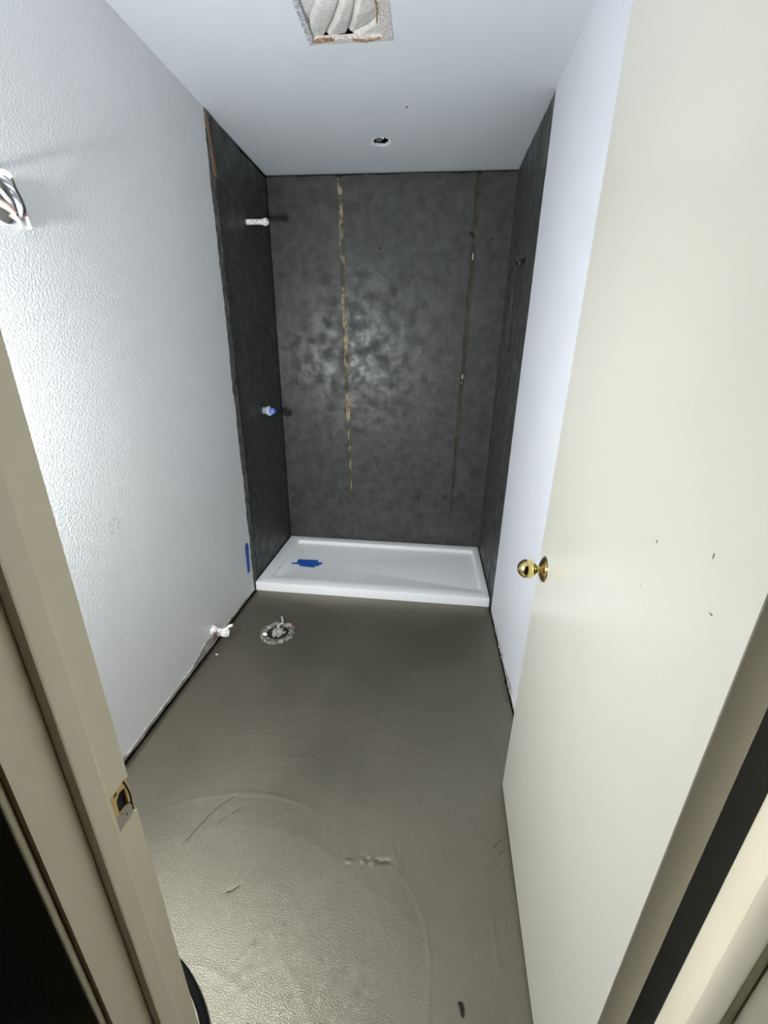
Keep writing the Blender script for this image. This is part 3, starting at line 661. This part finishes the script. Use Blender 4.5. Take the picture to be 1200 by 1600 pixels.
# ------------------------------------------------------------------ electrical box with wires on the left wall
jb_ = empty('electrical_box', (0.0, BOXC[0], BOXC[1] - 0.054)); tag(jb_, 'open round electrical box with loose white and black wires on the wall', 'electrical box')
bm = bmesh.new(); lathe(bm, (-0.0215, BOXC[0], BOXC[1]), (1, 0, 0), [(0.0, 0.050), (0.002, 0.050)], 32); obj('box_back', bm, BOX_GREY, jb_)
bm = bmesh.new(); rg = []
for i in range(40):
    t = 2 * math.pi * i / 40; j = 0.0012 * noise.noise(Vector((math.cos(t) * 6, math.sin(t) * 6, 2)))
    rg.append([bm.verts.new((x, BOXC[0] + (r_ + j) * math.cos(t), BOXC[1] + (r_ + j) * math.sin(t))) for x, r_ in ((-0.020, 0.0505), (0.0015, 0.0515), (0.0022, 0.0535), (0.0018, 0.0560), (-0.004, 0.0570), (-0.020, 0.0530))])
for i in range(40):
    a, b = rg[i], rg[(i + 1) % 40]
    for k in range(6): bm.faces.new((a[k], a[(k + 1) % 6], b[(k + 1) % 6], b[k]))
obj('box_rim', bm, WHITE, jb_, True)
def wire(pts, r, m, nm='wire', rend=None):
    b_ = bmesh.new(); tube(b_, pts, r, 10, 8, 0, rend); return obj(nm, b_, m, jb_, True)
y0 = BOXC[0]
wire([(-0.010, 1.085, 1.822), (0.020, 1.100, 1.826), (0.034, 1.108, 1.816), (0.030, 1.118, 1.800), (0.024, 1.132, 1.786), (0.016, 1.146, 1.768), (0.008, 1.150, 1.752)], 0.0028, WIRE_BLACK)
wire([(0.010, 1.1485, 1.757), (0.007, 1.152, 1.747)], 0.0036, WIRE_RED, 'wire_tip')
wire([(0.012, 1.150, 1.748), (0.016, 1.148, 1.736), (0.020, 1.146, 1.722)], 0.0058, WIRE_WHITE, 'wire_connector', 0.0050)
wire([(-0.008, 1.120, 1.745), (0.004, 1.140, 1.736), (0.008, 1.148, 1.722)], 0.0036, WIRE_WHITE)
wire([(-0.010, 1.075, 1.820), (0.022, 1.084, 1.822), (0.036, 1.096, 1.823), (0.040, 1.104, 1.818)], 0.0065, WIRE_WHITE, 'wire_connector')
wire([(-0.010, 1.082, 1.805), (0.010, 1.094, 1.790), (0.014, 1.106, 1.772), (0.012, 1.116, 1.758)], 0.0052, WIRE_WHITE)
wire([(-0.010, 1.080, 1.790), (0.008, 1.086, 1.770), (0.012, 1.094, 1.756)], 0.0030, WIRE_BLACK)
wire([(0.006, 1.082, 1.764), (0.014, 1.100, 1.756), (0.014, 1.116, 1.748)], 0.0085, COPPER_PALE, 'grounding_strap', 0.0060)
wire([(0.012, 1.112, 1.746), (0.012, 1.124, 1.734), (0.006, 1.136, 1.724)], 0.0060, WIRE_WHITE, 'wire_connector', 0.0045)
wire([(-0.012, 1.128, 1.802), (0.004, 1.130, 1.780), (0.006, 1.131, 1.750), (0.000, 1.132, 1.730)], 0.0013, WIRE_BLACK)
wire([(-0.012, 1.124, 1.790), (0.000, 1.128, 1.780), (0.004, 1.130, 1.768)], 0.0026, WIRE_WHITE)

# ------------------------------------------------------------------ fan opening in the ceiling, masked with paper
fv = empty('exhaust_fan_opening', ((FX0 + FX1) / 2, (FY0 + FY1) / 2, H)); tag(fv, 'square ceiling fan housing stuffed with crumpled spattered masking paper', 'exhaust fan')
obj('flange', round_box((FX0 - 0.003, FY0 - 0.003, H - 0.004), (FX0 + 0.016, FY1 + 0.003, H + 0.010), 0.0015), FLANGE, fv)
obj('flange', round_box((FX1 - 0.036, FY0 - 0.003, H - 0.003), (FX1 + 0.002, FY1 + 0.003, H + 0.010), 0.0015), FLANGE_TAN, fv)
obj('flange', round_box((FX0 + 0.016, FY1 - 0.020, H - 0.003), (FX1 - 0.036, FY1 + 0.002, H + 0.010), 0.0015), FLANGE_TAN, fv)
obj('flange', round_box((FX0 + 0.016, FY0 - 0.002, H - 0.003), (FX1 - 0.036, FY0 + 0.016, H + 0.010), 0.0015), FLANGE_TAN, fv)
bm = bmesh.new(); box(bm, (FX0, FY0, H + 0.06), (FX1, FY1, H + 0.075)); obj('housing_back', bm, STEEL, fv)
bm = bmesh.new(); nx, ny = 60, 60; g = []
def crease(x, y, ax, ay, bx, by, w_):
    dx, dy = bx - ax, by - ay; L = math.hypot(dx, dy); s = ((x - ax) * dy - (y - ay) * dx) / L
    return s
for j in range(ny + 1):
    row = []
    for i in range(nx + 1):
        u, v = i / nx, j / ny
        x = FX0 + 0.014 + (FX1 - FX0 - 0.040) * u; y = FY0 + 0.012 + (FY1 - FY0 - 0.026) * v
        z = H + 0.004 - 0.016 * math.sin(math.pi * u) * math.sin(math.pi * min(v * 1.05, 1))
        for (ax, ay, bx, by, hgt) in ((0.64, 1.875, 0.76, 1.63, 0.012), (0.715, 1.875, 0.80, 1.62, 0.012), (0.725, 1.875, 0.85, 1.78, 0.010), (0.60, 1.80, 0.70, 1.60, 0.005)):
            s = crease(x, y, ax, ay, bx, by, 0.0)
            z += hgt * math.exp(-(s / 0.006) ** 2) + (0.006 if s > 0 else 0.0) * math.exp(-(s / 0.05) ** 2)
        z += 0.003 * noise.noise(Vector((x * 30, y * 30, 1))) + 0.0012 * noise.noise(Vector((x * 90, y * 90, 4)))
        row.append(bm.verts.new((x, y, z)))
    g.append(row)
for j in range(ny):
    for i in range(nx): bm.faces.new((g[j][i], g[j][i + 1], g[j + 1][i + 1], g[j + 1][i]))
obj('masking_paper', bm, PAPER, fv, True)
for k, (pts, r_) in enumerate((([(0.600, 1.872, H - 0.003), (0.618, 1.862, H - 0.010), (0.642, 1.864, H - 0.004), (0.664, 1.868, H - 0.002)], 0.007),
                               ([(0.730, 1.868, H - 0.004), (0.765, 1.876, H - 0.006), (0.800, 1.876, H - 0.005), (0.822, 1.866, H - 0.004)], 0.0045),
                               ([(0.822, 1.80, H - 0.006), (0.829, 1.74, H - 0.006), (0.826, 1.68, H - 0.004)], 0.0025))):
    bm = bmesh.new(); tube(bm, pts, r_, 8, 6, r_ * 0.9)
    for v in bm.verts: v.co.z = H - 0.004 + (v.co.z - (H - 0.004)) * 0.5
    obj('torn_kraft_edge', bm, TORN, fv)

# ------------------------------------------------------------------ work light in the near left corner, hidden behind the jamb
wk = empty('work_light', (LAMP_POS.x, LAMP_POS.y, 0)); tag(wk, 'black tripod work light standing in the corner behind the left jamb', 'work light')
def oriented(c, d, hx, hy, hz):
    b_ = bmesh.new(); vv = box(b_, (-hx, -hy, -hz), (hx, hy, hz))
    right = d.cross(Vector((0, 0, 1))).normalized(); up_ = right.cross(d)
    for v in vv: v.co = Vector(c) + right * v.co.x + d * v.co.y + up_ * v.co.z
    bmesh.ops.recalc_face_normals(b_, faces=b_.faces[:]); bmesh.ops.bevel(b_, geom=b_.edges[:], offset=0.002, segments=2, affect='EDGES'); return b_
for c_, d_, w_ in LAMP_HEADS:
    hd = obj('lamp_head', oriented(c_ - d_ * 0.012, d_, 0.030, 0.007, 0.024), BLACK, wk)
    obj('lens', oriented(c_ - d_ * 0.004, d_, 0.026, 0.002, 0.020), LENS, hd)
    ld = bpy.data.lights.new('work_light_beam', 'AREA'); ld.shape = 'RECTANGLE'; ld.size = 0.050; ld.size_y = 0.036
    ld.energy = w_; ld.color = LAMP_COLOR
    lo_ = bpy.data.objects.new('work_light_beam', ld); COL.objects.link(lo_)
    lo_.location = c_ + d_ * 0.001; lo_.rotation_euler = d_.to_track_quat('-Z', 'Y').to_euler()
bm = bmesh.new(); tube(bm, [(LAMP_POS.x, LAMP_POS.y - 0.026, 0.30), (LAMP_POS.x, LAMP_POS.y - 0.026, LAMP_POS.z + 0.05)], 0.009, 12, 1); obj('pole', bm, BLACK, wk, True)
for (lx, ly) in ((0.040, 0.50), (0.030, 0.365), (0.25, 0.405)):
    bm = bmesh.new(); tube(bm, [(LAMP_POS.x, LAMP_POS.y - 0.020, 0.42), (lx, ly, 0.008)], 0.008, 10, 1); obj('leg', bm, BLACK, wk, True)

# cable on the floor
bm = bmesh.new(); tube(bm, [(0.20, 0.45, 0.009), (0.30, 0.51, 0.009), (0.42, 0.535, 0.009), (0.500, 0.517, 0.009), (0.570, 0.476, 0.009), (0.625, 0.425, 0.009), (0.660, 0.365, 0.009)], 0.0095, 14, 8)
cb = obj('power_cable', bm, BLACK, None, True); tag(cb, 'thick black cable curling on the floor at the left jamb foot', 'cable')

# small debris
bm = bmesh.new(); blob(bm, (1.207, 0.517, 0.004), (0.004, 0.012, 0.003), 0.5, 2, 2); blob(bm, (1.204, 0.526, 0.004), (0.006, 0.005, 0.003), 0.5, 6, 2)
ch = obj('dark_chip', bm, HOLE_SHADE_AND_MARK); tag(ch, 'small dark chip stuck in the near floor beside the door', 'debris')
bm = bmesh.new(); blob(bm, (0.052, 1.615, 0.003), (0.007, 0.004, 0.003), 0.4, 2, 2)
ch = obj('plaster_crumb', bm, PLASTERED); tag(ch, 'tiny pale plaster crumb on the floor below the supply valve', 'debris')
